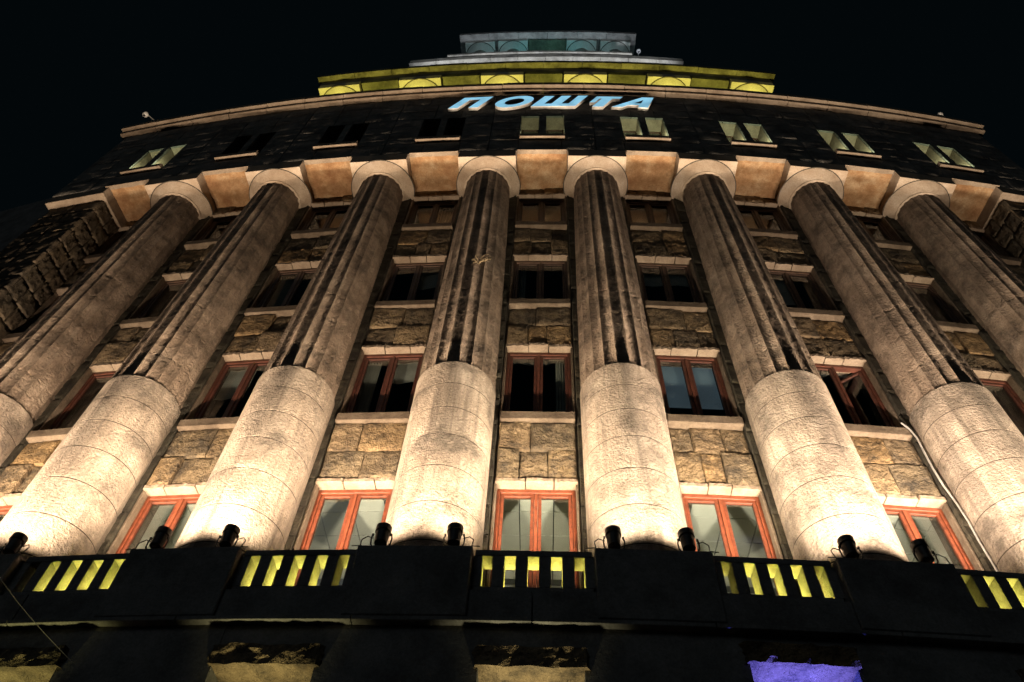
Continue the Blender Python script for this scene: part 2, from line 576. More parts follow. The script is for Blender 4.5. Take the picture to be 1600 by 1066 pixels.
columns = []
for ci, u in enumerate(COLS):
    m = MB(u, 0, -RC, 0)
    c = put('column', core, B, m)
    columns.append(c)
    for k in range(len(drums)):
        put('drum', drums[k][(ci + k) % 3], c, Matrix.Rotation(random.choice([0, 0.9, 2.1, 3.3, 4.4]), 4, 'Z'))
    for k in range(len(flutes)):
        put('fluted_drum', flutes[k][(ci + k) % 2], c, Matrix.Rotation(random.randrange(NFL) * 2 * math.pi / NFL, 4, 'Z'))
    put('neck_ring', neck, c)
    put('echinus', echinus, c)
    put('rim_joint', rim, c)
    put('abacus', abacus, c)

# --- piers behind the columns ------------------------------------------------
WJ = 0.69                         # half width of a window opening
pier_w = HALF * 2 - 2 * WJ
pier = Geo().box(-pier_w / 2, pier_w / 2, 0.06, 0.6, 6.3, Z_SOF + 0.05).mesh('pier', 'mortar')
strip_z = [6.4]
while strip_z[-1] < 21.2:
    strip_z.append(strip_z[-1] + random.uniform(0.62, 0.8))
strip_z[-1] = Z_SOF - 0.01
pier_meshes = []
for s in range(10):
    g = Geo()
    rock_geo(g, 0.0, 0.24, 0.0, 0.71, 0.0, 0.028, 0.14, 40 + s, 5, 11, 0.02, 0.5, 5.0, chisel=0.5)
    pier_meshes.append(g.mesh('pier_stone', 'pier', True, angle=50))
n_rest = Geo()
for ci, u in enumerate(COLS):
    p = put('pier', pier, B, MB(u, 0, 0, 0))
    for side in (-1, 1):
        hidden = (u < -2 and side < 0) or (u > 2 and side > 0)
        for k in range(len(strip_z) - 1):
            z0, z1 = strip_z[k], strip_z[k + 1]
            xs = side * (pier_w / 2 - 0.035) if side < 0 else pier_w / 2 - 0.035 - 0.24
            if hidden:
                mm = MB(u)
                g = Geo().box(min(side * (pier_w / 2 - 0.26), side * (pier_w / 2 - 0.04)), max(side * (pier_w / 2 - 0.26), side * (pier_w / 2 - 0.04)), -0.02, 0.1, z0 + 0.01, z1 - 0.01)
                n_rest.add([mm @ Vector(q) for q in g.v], g.f)
            else:
                put('pier_stone', random.choice(pier_meshes), p, T(xs, -0.012 + random.uniform(-0.012, 0.012), z0 + 0.006) @ S3(1, 1, (z1 - z0 - 0.012) / 0.71))
put('hidden_pier_stones', n_rest.mesh('hidden_pier_stones', 'pier'), B, kind='stuff')

# --- windows -----------------------------------------------------------------
SILL_Z = [6.62, 11.42, 15.43, 19.42]
LINT_Z = [9.65, 13.65, 17.65, 21.30]


def window_meshes(h, row):
    fr = Geo()
    o, fwid = WJ - 0.032, 0.062
    fr.box(-o, -o + fwid, 0.17, 0.29, 0, h)
    fr.box(o - fwid, o, 0.17, 0.29, 0, h)
    fr.box(-o + fwid, o - fwid, 0.17, 0.29, h - fwid - 0.02, h)
    fr.box(-o + fwid, o - fwid, 0.17, 0.29, 0, fwid)
    fr.box(-0.028, 0.028, 0.175, 0.29, fwid, h - fwid - 0.02)
    frame = fr.mesh('window_frame', 'frame%d' % row, bevel=0.006)
    cw = o - fwid - 0.028 - 0.008
    ca = Geo()
    s = 0.058
    z0, z1 = fwid + 0.004, h - fwid - 0.024
    ca.box(0, s, 0.195, 0.255, z0, z1).box(cw - s, cw, 0.195, 0.255, z0, z1)
    ca.box(s, cw - s, 0.195, 0.255, z0, z0 + s + 0.02).box(s, cw - s, 0.195, 0.255, z1 - s, z1)
    cas = ca.mesh('casement', 'sash%d' % row, bevel=0.006)
    pane = Geo().box(s - 0.004, cw - s + 0.004, 0.228, 0.232, z0 + s + 0.015, z1 - s + 0.005).mesh('pane', 'glass')
    jamb = Geo().box(0, 0.05, 0.035, 0.34, 0, h).mesh('jamb', 'sill', bevel=0.008)
    return frame, cas, pane, jamb, cw


wmesh = [window_meshes(LINT_Z[r] - SILL_Z[r], r) for r in range(4)]
sill_mesh = Geo().box(-WJ - 0.0, WJ + 0.0, -0.085, 0.34, -0.22, 0.0).mesh('sill', 'sill', bevel=0.014)
lint_meshes = []
for s in range(6):
    g = Geo()
    rock_geo(g, 0.0, 1.0, 0.0, 0.085, 0.0, 0.03, 0.36, 70 + s, 12, 3, 0.05, 0.2, 6.0)
    lint_meshes.append(g.mesh('lintel_stone', 'trim', False))

windows = {}
for bay in BAYS:
    for r in range(4):
        frame, cas, pane, jamb, cw = wmesh[r]
        w = put('window', frame, B, MB(bay, 0, 0, SILL_Z[r]))
        windows[(bay, r)] = w
        ajar = 0.0
        for side in (-1, 1):
            cx = -WJ + 0.032 + 0.062 + 0.004 if side < 0 else 0.028 + 0.004
            sw = T(cx, 0, 0)
            if (bay, r) == (2, 1) and side > 0:
                sw = T(cx + cw, 0.22, 0) @ Matrix.Rotation(-0.75, 4, 'Z') @ T(-cw, -0.22, 0)
            put('casement', cas, w, sw)
            put('pane', pane, w, sw)
            put('jamb', jamb, w, T(-WJ - 0.018 if side < 0 else WJ - 0.032, 0, 0))
        if r > 0:
            put('sill', sill_mesh, w, T(0, random.uniform(-0.008, 0.008), 0))
        h = LINT_Z[r] - SILL_Z[r]
        cuts = [-WJ - 0.01, random.uniform(-0.32, -0.15), random.uniform(0.15, 0.34), WJ + 0.01]
        for k in range(3):
            put('lintel_stone', random.choice(lint_meshes), w, T(cuts[k] + 0.003, random.uniform(-0.015, 0.02), h + random.uniform(0.0, 0.008)) @ S3(cuts[k + 1] - cuts[k] - 0.006, 1, 1))

# pale blind behind one window, glowing itself in place of room light
bl = Geo()
for side in (-1, 1):
    x0 = -0.56 if side < 0 else 0.06
    bl.box(x0, x0 + 0.5, 0.36, 0.37, 0.75, 2.1)
put('blind', bl.mesh('blind', 'blind'), windows[(1, 1)], label='pale blue glowing blind behind the glass')

# curtains and roller blinds hanging behind some of the dark windows
def curtain_mesh(x0, x1, z0, z1, folds):
    g = Geo()
    n = folds * 4
    vs, fs = [], []
    for i in range(n + 1):
        t = i / n
        x = x0 + (x1 - x0) * t
        y = 0.40 + 0.03 * math.sin(t * folds * 2 * math.pi)
        vs += [(x, y, z0), (x, y, z1)]
    for i in range(n):
        fs.append((2 * i, 2 * i + 2, 2 * i + 3, 2 * i + 1))
    return g.add(vs, fs).mesh('curtain', 'curtain', True)


for (bay, r, x0, x1, low, folds) in ((-1, 1, -0.6, -0.3, 0.05, 5), (-1, 1, 0.0, 0.6, 1.5, 1), (0, 1, 0.35, 0.62, 0.05, 5), (-2, 1, -0.6, 0.0, 1.2, 1), (1, 2, -0.6, 0.6, 1.5, 1),
                                     (0, 2, -0.62, -0.35, 0.05, 5), (2, 2, -0.6, 0.1, 0.9, 1), (-1, 2, 0.0, 0.6, 1.3, 1), (-2, 2, -0.6, -0.2, 0.05, 6), (1, 3, -0.6, 0.0, 0.8, 1), (-1, 3, 0.1, 0.6, 0.05, 6)):
    put('curtain', curtain_mesh(x0, x1, low, LINT_Z[r] - SILL_Z[r] - 0.02, folds), windows[(bay, r)])

# --- spandrels of rubble between the window rows -------------------------------
rub_meshes = {}
for asp in (1, 2):
    rub_meshes[asp] = []
    for s in range(8):
        g = Geo()
        rock_geo(g, 0, 1.0, 0, 1.0, 0.0, 0.036, 0.2, 90 + s + 20 * asp, 13, 11, 0.025, 0.22, 5.0 if asp == 1 else 7.0)
        rub_meshes[asp].append(g.mesh('rubble_stone', 'rubble', True, angle=24))
for bay in BAYS:
    for r in range(4):
        z0 = LINT_Z[r] + 0.088
        z1 = SILL_Z[r + 1] - 0.225 if r < 3 else Z_SOF
        back = Geo().box(-WJ - 0.02, WJ + 0.02, 0.09, 0.5, 0.0, z1 - z0 + 0.0).mesh('spandrel', 'mortar')
        sp = put('spandrel', back, B, MB(bay, 0, 0, z0))
        hgt = z1 - z0
        rows = [0.0, hgt * random.uniform(0.44, 0.56), hgt] if hgt > 0.6 else [0.0, hgt]
        for k in range(len(rows) - 1):
            n = random.choice([2, 3]) if k == 0 else random.choice([2, 2, 3])
            cut = [-WJ] + sorted(-WJ + 2 * WJ * (i + random.uniform(-0.22, 0.22)) / n for i in range(1, n)) + [WJ]
            for i in range(n):
                wd, ht = cut[i + 1] - cut[i] - 0.007, rows[k + 1] - rows[k] - 0.007
                put('rubble_stone', random.choice(rub_meshes[1 if wd < 0.6 else 2]), sp,
                    T(cut[i] + 0.0035, 0.02 + random.uniform(-0.025, 0.035), rows[k] + 0.0035) @ Matrix.Rotation(random.uniform(-0.05, 0.05), 4, 'X') @ Matrix.Rotation(random.uniform(-0.04, 0.04), 4, 'Z') @ S3(wd, 1, ht))

# --- underside of the attic between the capitals ---------------------------------
for bay in BAYS:
    pn = put('soffit_panel', Geo().box(-0.72, 0.72, -1.12, 0.05, 0.0, 0.25).mesh('soffit_panel', 'panel', bevel=0.01), B, MB(bay, 0, 0, Z_SOF))
    g = Geo()
    vs, fs = [], []
    n = 14
    for i in range(n + 1):
        x = -0.7 + 1.4 * i / n
        inner = -1.06 + 0.02 * noise.noise(Vector((x * 6, bay * 3.1, 0)))
        vs += [(x, -1.188, -0.02 + 0.012 * noise.noise(Vector((x * 9, bay, 3)))), (x, inner, -0.022), (x, inner + 0.012, 0.03), (x, -1.188, 0.03)]
    for i in range(n):
        for k in range(4):
            k2 = (k + 1) % 4
            fs.append((4 * i + k, 4 * i + k2, 4 * i + 4 + k2, 4 * i + 4 + k))
    fs += [(0, 3, 2, 1), (4 * n, 4 * n + 1, 4 * n + 2, 4 * n + 3)]
    put('edge_stone', g.add(vs, fs).mesh('edge_stone', 'trim'), pn)

# --- attic ---------------------------------------------------------------------
Z_COR = 26.88
AT = 1.15
g = Geo()
seed = 0


def attic_block(bay, x0, x1, z0, z1):
    global seed
    seed += 1
    lg = Geo()
    rock_geo(lg, x0 + 0.006, x1 - 0.006, z0 + 0.006, z1 - 0.006, -AT, 0.022, 0.3, seed * 0.37, 10, 7, 0.012, 0.25, 2.2)
    mm = MB(bay)
    g.add([mm @ Vector(q) for q in lg.v], lg.f)


def course(bay, x0, x1, z0, z1, w=1.15):
    n = max(1, round((x1 - x0) / w))
    cut = [x0] + [x0 + (x1 - x0) * (i + random.uniform(-0.2, 0.2)) / n for i in range(1, n)] + [x1]
    for i in range(n):
        attic_block(bay, cut[i], cut[i + 1], z0, z1)


for bay in BAYS:
    xl, xr = -HALF * 1.016, HALF * 1.016
    if bay == -4:
        xl = -HALF - 0.95
    if bay == 4:
        xr = HALF + 0.95
    course(bay, xl, xr, Z_SOF, 22.6)
    for z0, z1 in ((22.6, 22.9), (22.9, 23.55), (23.55, 24.15), (24.15, 24.76)):
        course(bay, xl, -0.66, z0, z1)
        course(bay, 0.66, xr, z0, z1)
        if z0 >= 22.9:
            course(bay, -0.12, 0.12, z0, z1)
    course(bay, xl, xr, 24.76, 25.5)
    course(bay, xl, xr, 25.5, 26.2)
    course(bay, xl, xr, 26.2, Z_COR)
put('attic_masonry', g.mesh('attic_masonry', 'dark', True, angle=50), B, kind='stuff')

a_sill = Geo().box(-0.665, 0.665, -AT - 0.10, -AT + 0.5, 22.68, 22.9).mesh('sill', 'trim', bevel=0.012)
a_rev = Geo()
for sx in (-1, 1):
    a_rev.box(*sorted((sx * 0.66, sx * 0.72)), -AT + 0.06, -AT + 0.62, 22.9, 24.78)
    a_rev.box(*sorted((sx * 0.06, sx * 0.12)), -AT + 0.06, -AT + 0.62, 22.9, 24.78)
    a_rev.box(*sorted((sx * 0.12, sx * 0.66)), -AT + 0.06, -AT + 0.62, 24.76, 24.82)
a_rev = a_rev.mesh('reveal', 'trim')
a_pane = Geo().box(-0.27, 0.27, -AT + 0.47, -AT + 0.475, 22.92, 24.74).mesh('pane', 'glass')
a_fr = Geo()
for sx in (-1, 1):
    c = 0.39 * sx
    a_fr.box(c - 0.27, c - 0.22, -AT + 0.45, -AT + 0.5, 22.9, 24.76).box(c + 0.22, c + 0.27, -AT + 0.45, -AT + 0.5, 22.9, 24.76)
    a_fr.box(c - 0.22, c + 0.22, -AT + 0.45, -AT + 0.5, 22.9, 22.95).box(c - 0.22, c + 0.22, -AT + 0.45, -AT + 0.5, 24.7, 24.76)
a_fr = a_fr.mesh('attic_window', 'casement')
attic_win = {}
for bay in BAYS:
    w = put('attic_window', a_fr, B, MB(bay))
    attic_win[bay] = w
    put('sill', a_sill, w)
    put('reveal', a_rev, w)
    put('pane', a_pane, w, T(-0.39, 0, 0))
    put('pane', a_pane, w, T(0.39, 0, 0))

# body of the building behind the stone faces
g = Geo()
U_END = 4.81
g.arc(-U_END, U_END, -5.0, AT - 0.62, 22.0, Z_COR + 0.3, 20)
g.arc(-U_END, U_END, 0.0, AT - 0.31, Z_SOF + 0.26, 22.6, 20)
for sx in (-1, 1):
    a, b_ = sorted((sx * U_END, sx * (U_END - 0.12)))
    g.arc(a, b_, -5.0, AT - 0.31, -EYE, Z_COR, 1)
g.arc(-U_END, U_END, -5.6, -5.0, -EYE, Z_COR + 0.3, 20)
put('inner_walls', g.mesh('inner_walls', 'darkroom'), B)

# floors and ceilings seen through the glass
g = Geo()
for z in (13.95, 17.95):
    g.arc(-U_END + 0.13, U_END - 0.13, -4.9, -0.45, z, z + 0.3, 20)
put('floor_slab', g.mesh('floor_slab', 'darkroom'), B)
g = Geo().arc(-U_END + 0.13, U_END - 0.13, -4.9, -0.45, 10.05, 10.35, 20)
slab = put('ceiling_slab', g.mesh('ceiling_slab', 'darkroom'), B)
tile = Geo().box(-0.295, 0.295, -0.295, 0.295, -0.03, 0.0).mesh('ceiling_tile', 'tile')
for bay in BAYS:
    for i in range(5):
        for j in range(4):
            put('ceiling_tile', tile, slab, MB(bay, (i - 2) * 0.609, 0.78 + j * 0.609, 10.046))
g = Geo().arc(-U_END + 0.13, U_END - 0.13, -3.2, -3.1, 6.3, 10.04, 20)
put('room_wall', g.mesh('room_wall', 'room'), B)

# --- cornice over the attic ------------------------------------------------------
def cornice(name, u0, u1, n, steps, mat, jitter=0.0):
    """steps: list of (z0, z1, rho_back, rho_front); blocks butted along the curve"""
    par = put(name, Geo().arc(u0 + 0.02, u1 - 0.02, steps[0][2] - 0.4, steps[0][2] - 0.01, steps[0][0] + 0.01, steps[-1][1] - 0.02, max(4, n)).mesh(name, mat), B)
    for (z0, z1, r0, r1) in steps:
        for i in range(n):
            a = u0 + (u1 - u0) * i / n
            b_ = u0 + (u1 - u0) * (i + 1) / n
            dz = random.uniform(-jitter, jitter)
            dr = random.uniform(-jitter, jitter)
            put('cornice_block', Geo().arc(a + 0.002, b_ - 0.002, r0, r1 + dr, z0 + dz, z1 + dz, 3).mesh('cornice_block', mat, bevel=0.006), par)
    return par


cornice('cornice', -4.86, 4.86, 22, [(Z_COR, 27.09, 0.8, 1.335), (27.095, 27.35, 0.8, 1.44)], 'trim', 0.006)

# --- end pilasters with rusticated blocks -----------------------------------------
pil_rock = []
for s in range(6):
    g = Geo()
    rock_geo(g, 0, 1.0, 0, 0.62, 0.0, 0.055, 0.3, 140 + s, 12, 9, 0.025, 0.45, 4.5)
    pil_rock.append(g.mesh('rusticated_stone', 'rustic', True, angle=50))
PU = 4.19
for sx in (-1, 1):
    width = (U_END - PU) * RS * BETA
    um = sx * (PU + U_END) / 2
    body = Geo().box(-width / 2 + 0.2, width / 2 - 0.2, -0.8, 0.6, -EYE, Z_ABA).mesh('end_pilaster', 'mortar')
    p = put('end_pilaster', body, B, MB(um))
    put('capital_slab', Geo().box(-width / 2, width / 2 + 0.02, -1.15, 0.2, Z_ABA, Z_SOF + 0.02).mesh('capital_slab', 'trim', bevel=0.01), p)
    z = Z_ABA - 0.63
    k = 0
    while z > 6:
        # front face: two blocks a course; inner side face: two blocks turned to the window
        for i in range(2):
            wd = (width - 0.1) / 2
            put('rusticated_stone', random.choice(pil_rock), p, T(-width / 2 + 0.06 + i * wd, -0.93, z) @ S3(wd - 0.015, 1, 1))
        ang = math.pi / 2 if sx < 0 else -math.pi / 2
        splits = [0.0, 0.42 if k % 2 else 0.58, 1.0]
        for i in range(2):
            L = 0.92
            a0, a1 = splits[i] * L, splits[i + 1] * L
            if sx < 0:
                mm = T(width / 2 - 0.06, -0.88 + a0, z) @ Matrix.Rotation(math.pi / 2, 4, 'Z') @ S3(a1 - a0 - 0.015, 1, 1)
            else:
                mm = T(-width / 2 + 0.06, -0.88 + a1 - 0.015, z) @ Matrix.Rotation(-math.pi / 2, 4, 'Z') @ S3(a1 - a0 - 0.015, 1, 1)
            put('rusticated_stone', random.choice(pil_rock), p, mm)
        z -= 0.64
        k += 1

# low wing that goes on beside the curved front
g = Geo().arc(-9.5, -U_END - 0.02, -4.0, 0.0, -EYE, 25.75, 10)
put('side_wing', g.mesh('side_wing', 'parapet'), B)
g = Geo().arc(U_END + 0.02, 9.5, -4.0, -0.4, -EYE, 20.0, 10)
put('side_wing', g.mesh('side_wing', 'parapet'), B)

# --- parapet between the pedestals ---------------------------------------------
ped = Geo().box(-0.76, 0.76, -1.36, 0.05, 5.995, Z_PED).mesh('pedestal', 'parapet', bevel=0.015)
for u in COLS + [-4.5, 4.5]:
    put('pedestal', ped, B, MB(u))
rail = Geo().box(-0.765, 0.765, -1.22, -0.94, 7.03, 7.13).mesh('top_rail', 'parapet', bevel=0.008)
kerb = Geo().box(-0.765, 0.765, -1.22, -0.94, 6.14, 6.54).mesh('balustrade', 'parapet', bevel=0.008)
bal = Geo().box(-0.078, 0.078, -1.215, -0.945, 6.54, 7.03).mesh('baluster', 'parapet', bevel=0.006)
shelf = Geo().box(-0.765, 0.765, -0.94, 0.1, 6.2, 6.5).mesh('shelf', 'parapet')
for bay in BAYS:
    b = put('balustrade', kerb, B, MB(bay))
    put('top_rail', rail, b)
    put('shelf', shelf, b)
    for k in range(6):
        x = (k - 2.5) * 0.302
        put('baluster', bal, b, T(x if 0 < k < 5 else x * 0.985, 0, 0))

# string course and lower wall
cornice('string_course', -4.9, 4.9, 14, [(5.925, 5.985, 0.6, 1.365), (5.99, 6.42, 0.6, 1.31)], 'parapet', 0.003)
g = Geo()
OPW, OPZ = 0.6, 5.34


def head(bay):
    return 5.5 if bay == 1 else OPZ


for bay in BAYS:
    a, b_ = bay * 1.0 + OPW / (RS * BETA), bay + 1.0 - OPW / (RS * BETA)
    if bay == -4:
        g.arc(-U_END - 0.05, bay - OPW / (RS * BETA), 0.3, 1.26, -EYE, 5.92, 2)
    if bay < 4:
        g.arc(a, b_, 0.3, 1.26, -EYE, 5.92, 2)
    else:
        g.arc(a, U_END + 0.05, 0.3, 1.26, -EYE, 5.92, 2)
    g.arc(bay - OPW / (RS * BETA), bay + OPW / (RS * BETA), 0.3, 1.25, head(bay) + 0.24, 5.92, 2)
put('lower_wall', g.mesh('lower_wall', 'parapet'), B)
lo_fr = Geo().box(-OPW, -OPW + 0.08, -0.55, -0.45, -EYE + 0.8, OPZ).box(OPW - 0.08, OPW, -0.55, -0.45, -EYE + 0.8, OPZ)
lo_fr.box(-0.04, 0.04, -0.55, -0.45, -EYE + 0.8, OPZ).box(-OPW + 0.08, OPW - 0.08, -0.55, -0.45, OPZ - 0.08, OPZ).box(-OPW, OPW, -0.6, -0.3, -EYE, -EYE + 0.8)
lo_fr = lo_fr.mesh('lower_window', 'casement', bevel=0.006)
lo_pane = Geo().box(-OPW + 0.08, OPW - 0.08, -0.503, -0.497, -EYE + 0.8, OPZ - 0.08).mesh('pane', 'glass')
for bay in BAYS:
    w = put('lower_window', lo_fr, B, MB(bay))
    put('pane', lo_pane, w)
    g = Geo()
    rock_geo(g, -OPW - 0.1, OPW + 0.1, head(bay), head(bay) + 0.3, -1.30, 0.06, 0.75, 200 + bay * 3, 22, 7, 0.16, 0.5, 7.0)
    put('lintel_stone', g.mesh('lintel_stone', 'rubble'), w)

# --- upper storeys stepping back ----------------------------------------------------
def upper_colonnade(cols, rho, z_ab, half, r_ech, z_base, u0, u1, cor, r_shaft=0.5, seedk=0, cmat='band'):
    wall = Geo()
    wall.arc(u0, u1, rho - 3.6, rho - 1.75, z_base, z_ab + 0.4, 16)
    wall.arc(u0, u1, rho - 3.6, rho - 0.035, z_ab + 0.36, cor[-1][1] - 0.03, 16)
    put('upper_wall', wall.mesh('upper_wall', 'dark'), B)
    sh = Geo().lathe([(r_shaft * 1.1, z_base), (r_shaft, z_ab - 0.28)], 32).mesh('upper_column', 'tier', True)
    ec = Geo().lathe([(r_shaft * 0.98, z_ab - 0.3), (r_shaft * 1.12, z_ab - 0.26), (r_ech * 0.88, z_ab - 0.12), (r_ech, z_ab - 0.02), (r_ech, z_ab + 0.002)], 48).mesh('echinus', 'tier_clean', True)
    rj = Geo().lathe([(r_ech - 0.004, z_ab - 0.03), (r_ech + 0.03, z_ab - 0.03), (r_ech + 0.03, z_ab + 0.002), (r_ech - 0.004, z_ab + 0.002)], 48, cap=False).mesh('rim_joint', 'mortar')
    ab = Geo().box(-half, half, -half, half + 0.9, z_ab, z_ab + 0.38).mesh('abacus', 'tier_clean', bevel=0.008)
    for u in cols:
        c = put('upper_column', sh, B, MB(u, 0, -(rho - half), 0))
        put('echinus', ec, c)
        put('rim_joint', rj, c)
        put('abacus', ab, c)
    # rough stones of the frieze between the capitals
    edges = [u0] + [e for u in cols for e in (u - half / (RS * BETA), u + half / (RS * BETA))] + [u1]
    n = Geo()
    for k in range(2, len(edges) - 2, 2):
        a, b_ = edges[k] + 0.01, edges[k + 1] - 0.01
        wdt = (b_ - a) * RS * BETA
        if wdt < 0.25:
            continue
        st = Geo()
        rock_geo(st, -wdt / 2, wdt / 2, 0.0, 1.5, 0.0, 0.05, 0.35, 300 + seedk + k, 8, 8, 0.03, 0.3, 3.0)
        put('frieze_stone', st.mesh('frieze_stone', 'frieze', True, angle=50), B, MB((a + b_) / 2, 0, -(rho - 0.02) + 1.5, z_ab + 0.16) @ Matrix.Rotation(math.pi / 2, 4, 'X'))
    cornice('upper_cornice', u0 - 0.05, u1 + 0.05, max(6, int((u1 - u0) * 2.2)), cor, cmat, 0.006)


upper_colonnade([-2.5, -1.5, -0.5, 0.5, 1.5, 2.5], 1.0, 29.87, 0.79, 0.80, 27.3, -2.78, 2.78, [(30.85, 31.1, 0.2, 1.17)], 0.52, 0)
# plinth storey between the two colonnades
g = Geo().arc(-1.93, 1.97, -3.5, -0.1, 31.0, 36.5, 14)
put('upper_wall', g.mesh('upper_wall', 'tier'), B)
cornice('upper_cornice', -1.97, 2.0, 10, [(35.9, 36.35, -0.6, 0.07)], 'tier', 0.006)
cornice('upper_cornice', -1.43, 1.28, 8, [(36.6, 36.8, -0.6, 0.10)], 'tier', 0.006)
upper_colonnade([-1.07, -0.525, 0.605, 1.16], -0.5, 41.15, 0.74, 0.74, 36.7, -1.36, 1.45, [(41.55, 41.85, -1.2, -0.2)], 0.45, 50, 'dark')

# ------------------------------------------------------------------ lettering ПОШТА
SL = 0.43                      # slant: x shift per metre of height


def letter(name, polys, holes, x_org, label):
    """polys in unslanted (x, z) metres; extruded to a 0.1 m deep channel letter"""
    cu = bpy.data.curves.new(name, 'CURVE')
    cu.dimensions = '2D'
    cu.fill_mode = 'BOTH'
    cu.extrude = 0.05
    for poly in polys + holes:
        sp = cu.splines.new('POLY')
        sp.points.add(len(poly) - 1)
        for i, (x, z) in enumerate(poly):
            sp.points[i].co = (x + SL * z, z, 0, 1)
        sp.use_cyclic_u = True
    tmp = bpy.data.objects.new('tmp_letter', cu)
    COL.objects.link(tmp)
    dg = bpy.context.evaluated_depsgraph_get()
    me = bpy.data.meshes.new_from_object(tmp.evaluated_get(dg))
    bpy.data.objects.remove(tmp)
    me.materials.clear()
    me.materials.append(M['neon'])
    me.materials.append(M['white_paint'])
    for p in me.polygons:
        p.material_index = 0 if p.normal.z > 0.9 else 1
    u = x_org / (RS * BETA)
    o = put(name, me, SIGN, MB(u, 0, -AT - 0.085, 25.30) @ Matrix.Rotation(math.pi / 2, 4, 'X'), label=label)
    return o


SIGN = thing('illuminated_sign', 'blue lit italic letters spelling ПОШТА below the attic cornice', 'sign')
H = 1.05
letter('letter', [[(0, 0), (0.30, 0), (0.30, 0.80), (0.66, 0.80), (0.66, 0), (0.96, 0), (0.96, H), (0, H)]], [], -3.0, 'blue lit letter П')
no = 36
outer = [(0.55 + 0.57 * math.cos(2 * math.pi * k / no), 0.50 + 0.58 * math.sin(2 * math.pi * k / no)) for k in range(no)]
inner = [(0.55 + 0.29 * math.cos(-2 * math.pi * k / no), 0.50 + 0.31 * math.sin(-2 * math.pi * k / no)) for k in range(no)]
letter('letter', [outer], [inner], -1.66, 'blue lit letter О')
letter('letter', [[(0, 0), (1.42, 0), (1.42, H), (1.10, H), (1.10, 0.26), (0.87, 0.26), (0.87, H), (0.55, H), (0.55, 0.26), (0.32, 0.26), (0.32, H), (0, H)]], [], -0.38, 'blue lit letter Ш')
letter('letter', [[(0.12, 0), (0.46, 0), (0.46, 0.82), (0.72, 0.82), (0.72, H), (-0.13, H), (-0.13, 0.42), (0.04, 0.42), (0.04, 0.82), (0.12, 0.82)]], [], 1.43, 'blue lit letter Т')
letter('letter', [[(-0.02, 0), (0.32, 0), (0.44, 0.22), (0.80, 0.22), (0.82, 0), (1.14, 0), (0.98, H), (0.60, H)]], [[(0.56, 0.42), (0.74, 0.78), (0.78, 0.42)]], 2.17, 'blue lit letter А')


# ------------------------------------------------------------------ flood lights
can = Geo().lathe([(0.055, 0.0), (0.085, 0.01), (0.09, 0.12), (0.092, 0.2), (0.108, 0.21), (0.108, 0.3), (0.096, 0.3), (0.094, 0.25)], 24).mesh('housing', 'black', True)
lens_geo = Geo().lathe([(0.0, 0.262), (0.093, 0.262), (0.093, 0.268), (0.0, 0.268)], 20, cap=False)
lens_mesh = {k: lens_geo.mesh('lens', k) for k in ('lens_warm', 'lens_yellow', 'lens_teal', 'lens_white', 'lens_green', 'lens_violet')}
yoke = Geo().tube([(-0.125, 0, 0.16), (-0.14, 0.0, 0.1), (-0.13, 0, 0.0), (-0.08, 0, -0.07), (0.08, 0, -0.07), (0.13, 0, 0.0), (0.14, 0, 0.1), (0.125, 0, 0.16)], 0.011, 6).mesh('yoke', 'black', True)
plate = Geo().box(-0.06, 0.06, -0.05, 0.05, -0.09, -0.07).mesh('base_plate', 'black', bevel=0.004)
bolt = Geo().lathe([(0.02, -0.012), (0.02, 0.012)], 8).mesh('knob', 'black')


def floodlight(label, group, mat, tilt_in, tilt_side, lens, color, watts, spread, scale=1.0, lead=None, blend=1.0, radius=0.07, soft=0.0, arm=0.0):
    f = thing('floodlight', label, 'floodlight', mat @ S3(scale, scale, scale), group)
    aim = Matrix.Rotation(tilt_side, 4, 'Y') @ Matrix.Rotation(tilt_in, 4, 'X')
    put('housing', can, f, aim)
    put('lens', lens_mesh[lens], f, aim)
    put('yoke', yoke, f)
    put('base_plate', plate, f)
    for sx in (-1, 1):
        put('knob', bolt, f, T(0.125 * sx, 0, 0.16) @ Matrix.Rotation(math.pi / 2, 4, 'Y'))
    if arm:
        put('arm', Geo().tube([(0, 0, -0.08), (0, arm / scale, -0.08)], 0.02, 6).mesh('arm', 'metal'), f)
    if lead:
        put('lead', Geo().tube(lead, 0.008, 5).mesh('lead', 'cable', True), f)
    ld = bpy.data.lights.new('flood_beam', 'SPOT')
    ld.energy = watts
    ld.color = color
    ld.spot_size = spread
    ld.spot_blend = blend
    ld.shadow_soft_size = radius
    if soft:
        ld.use_nodes = True
        lt = ld.node_tree
        fo = lt.nodes.new('ShaderNodeLightFalloff')
        fo.inputs['Strength'].default_value = 1.0
        fo.inputs['Smooth'].default_value = soft
        lt.links.new(fo.outputs['Quadratic'], lt.nodes['Emission'].inputs['Strength'])
    lo = bpy.data.objects.new('flood_beam', ld)
    COL.objects.link(lo)
    lo.parent = f
    lo.matrix_local = aim @ T(0, 0, 0.31) @ Matrix.Rotation(math.pi, 4, 'X')
    return f


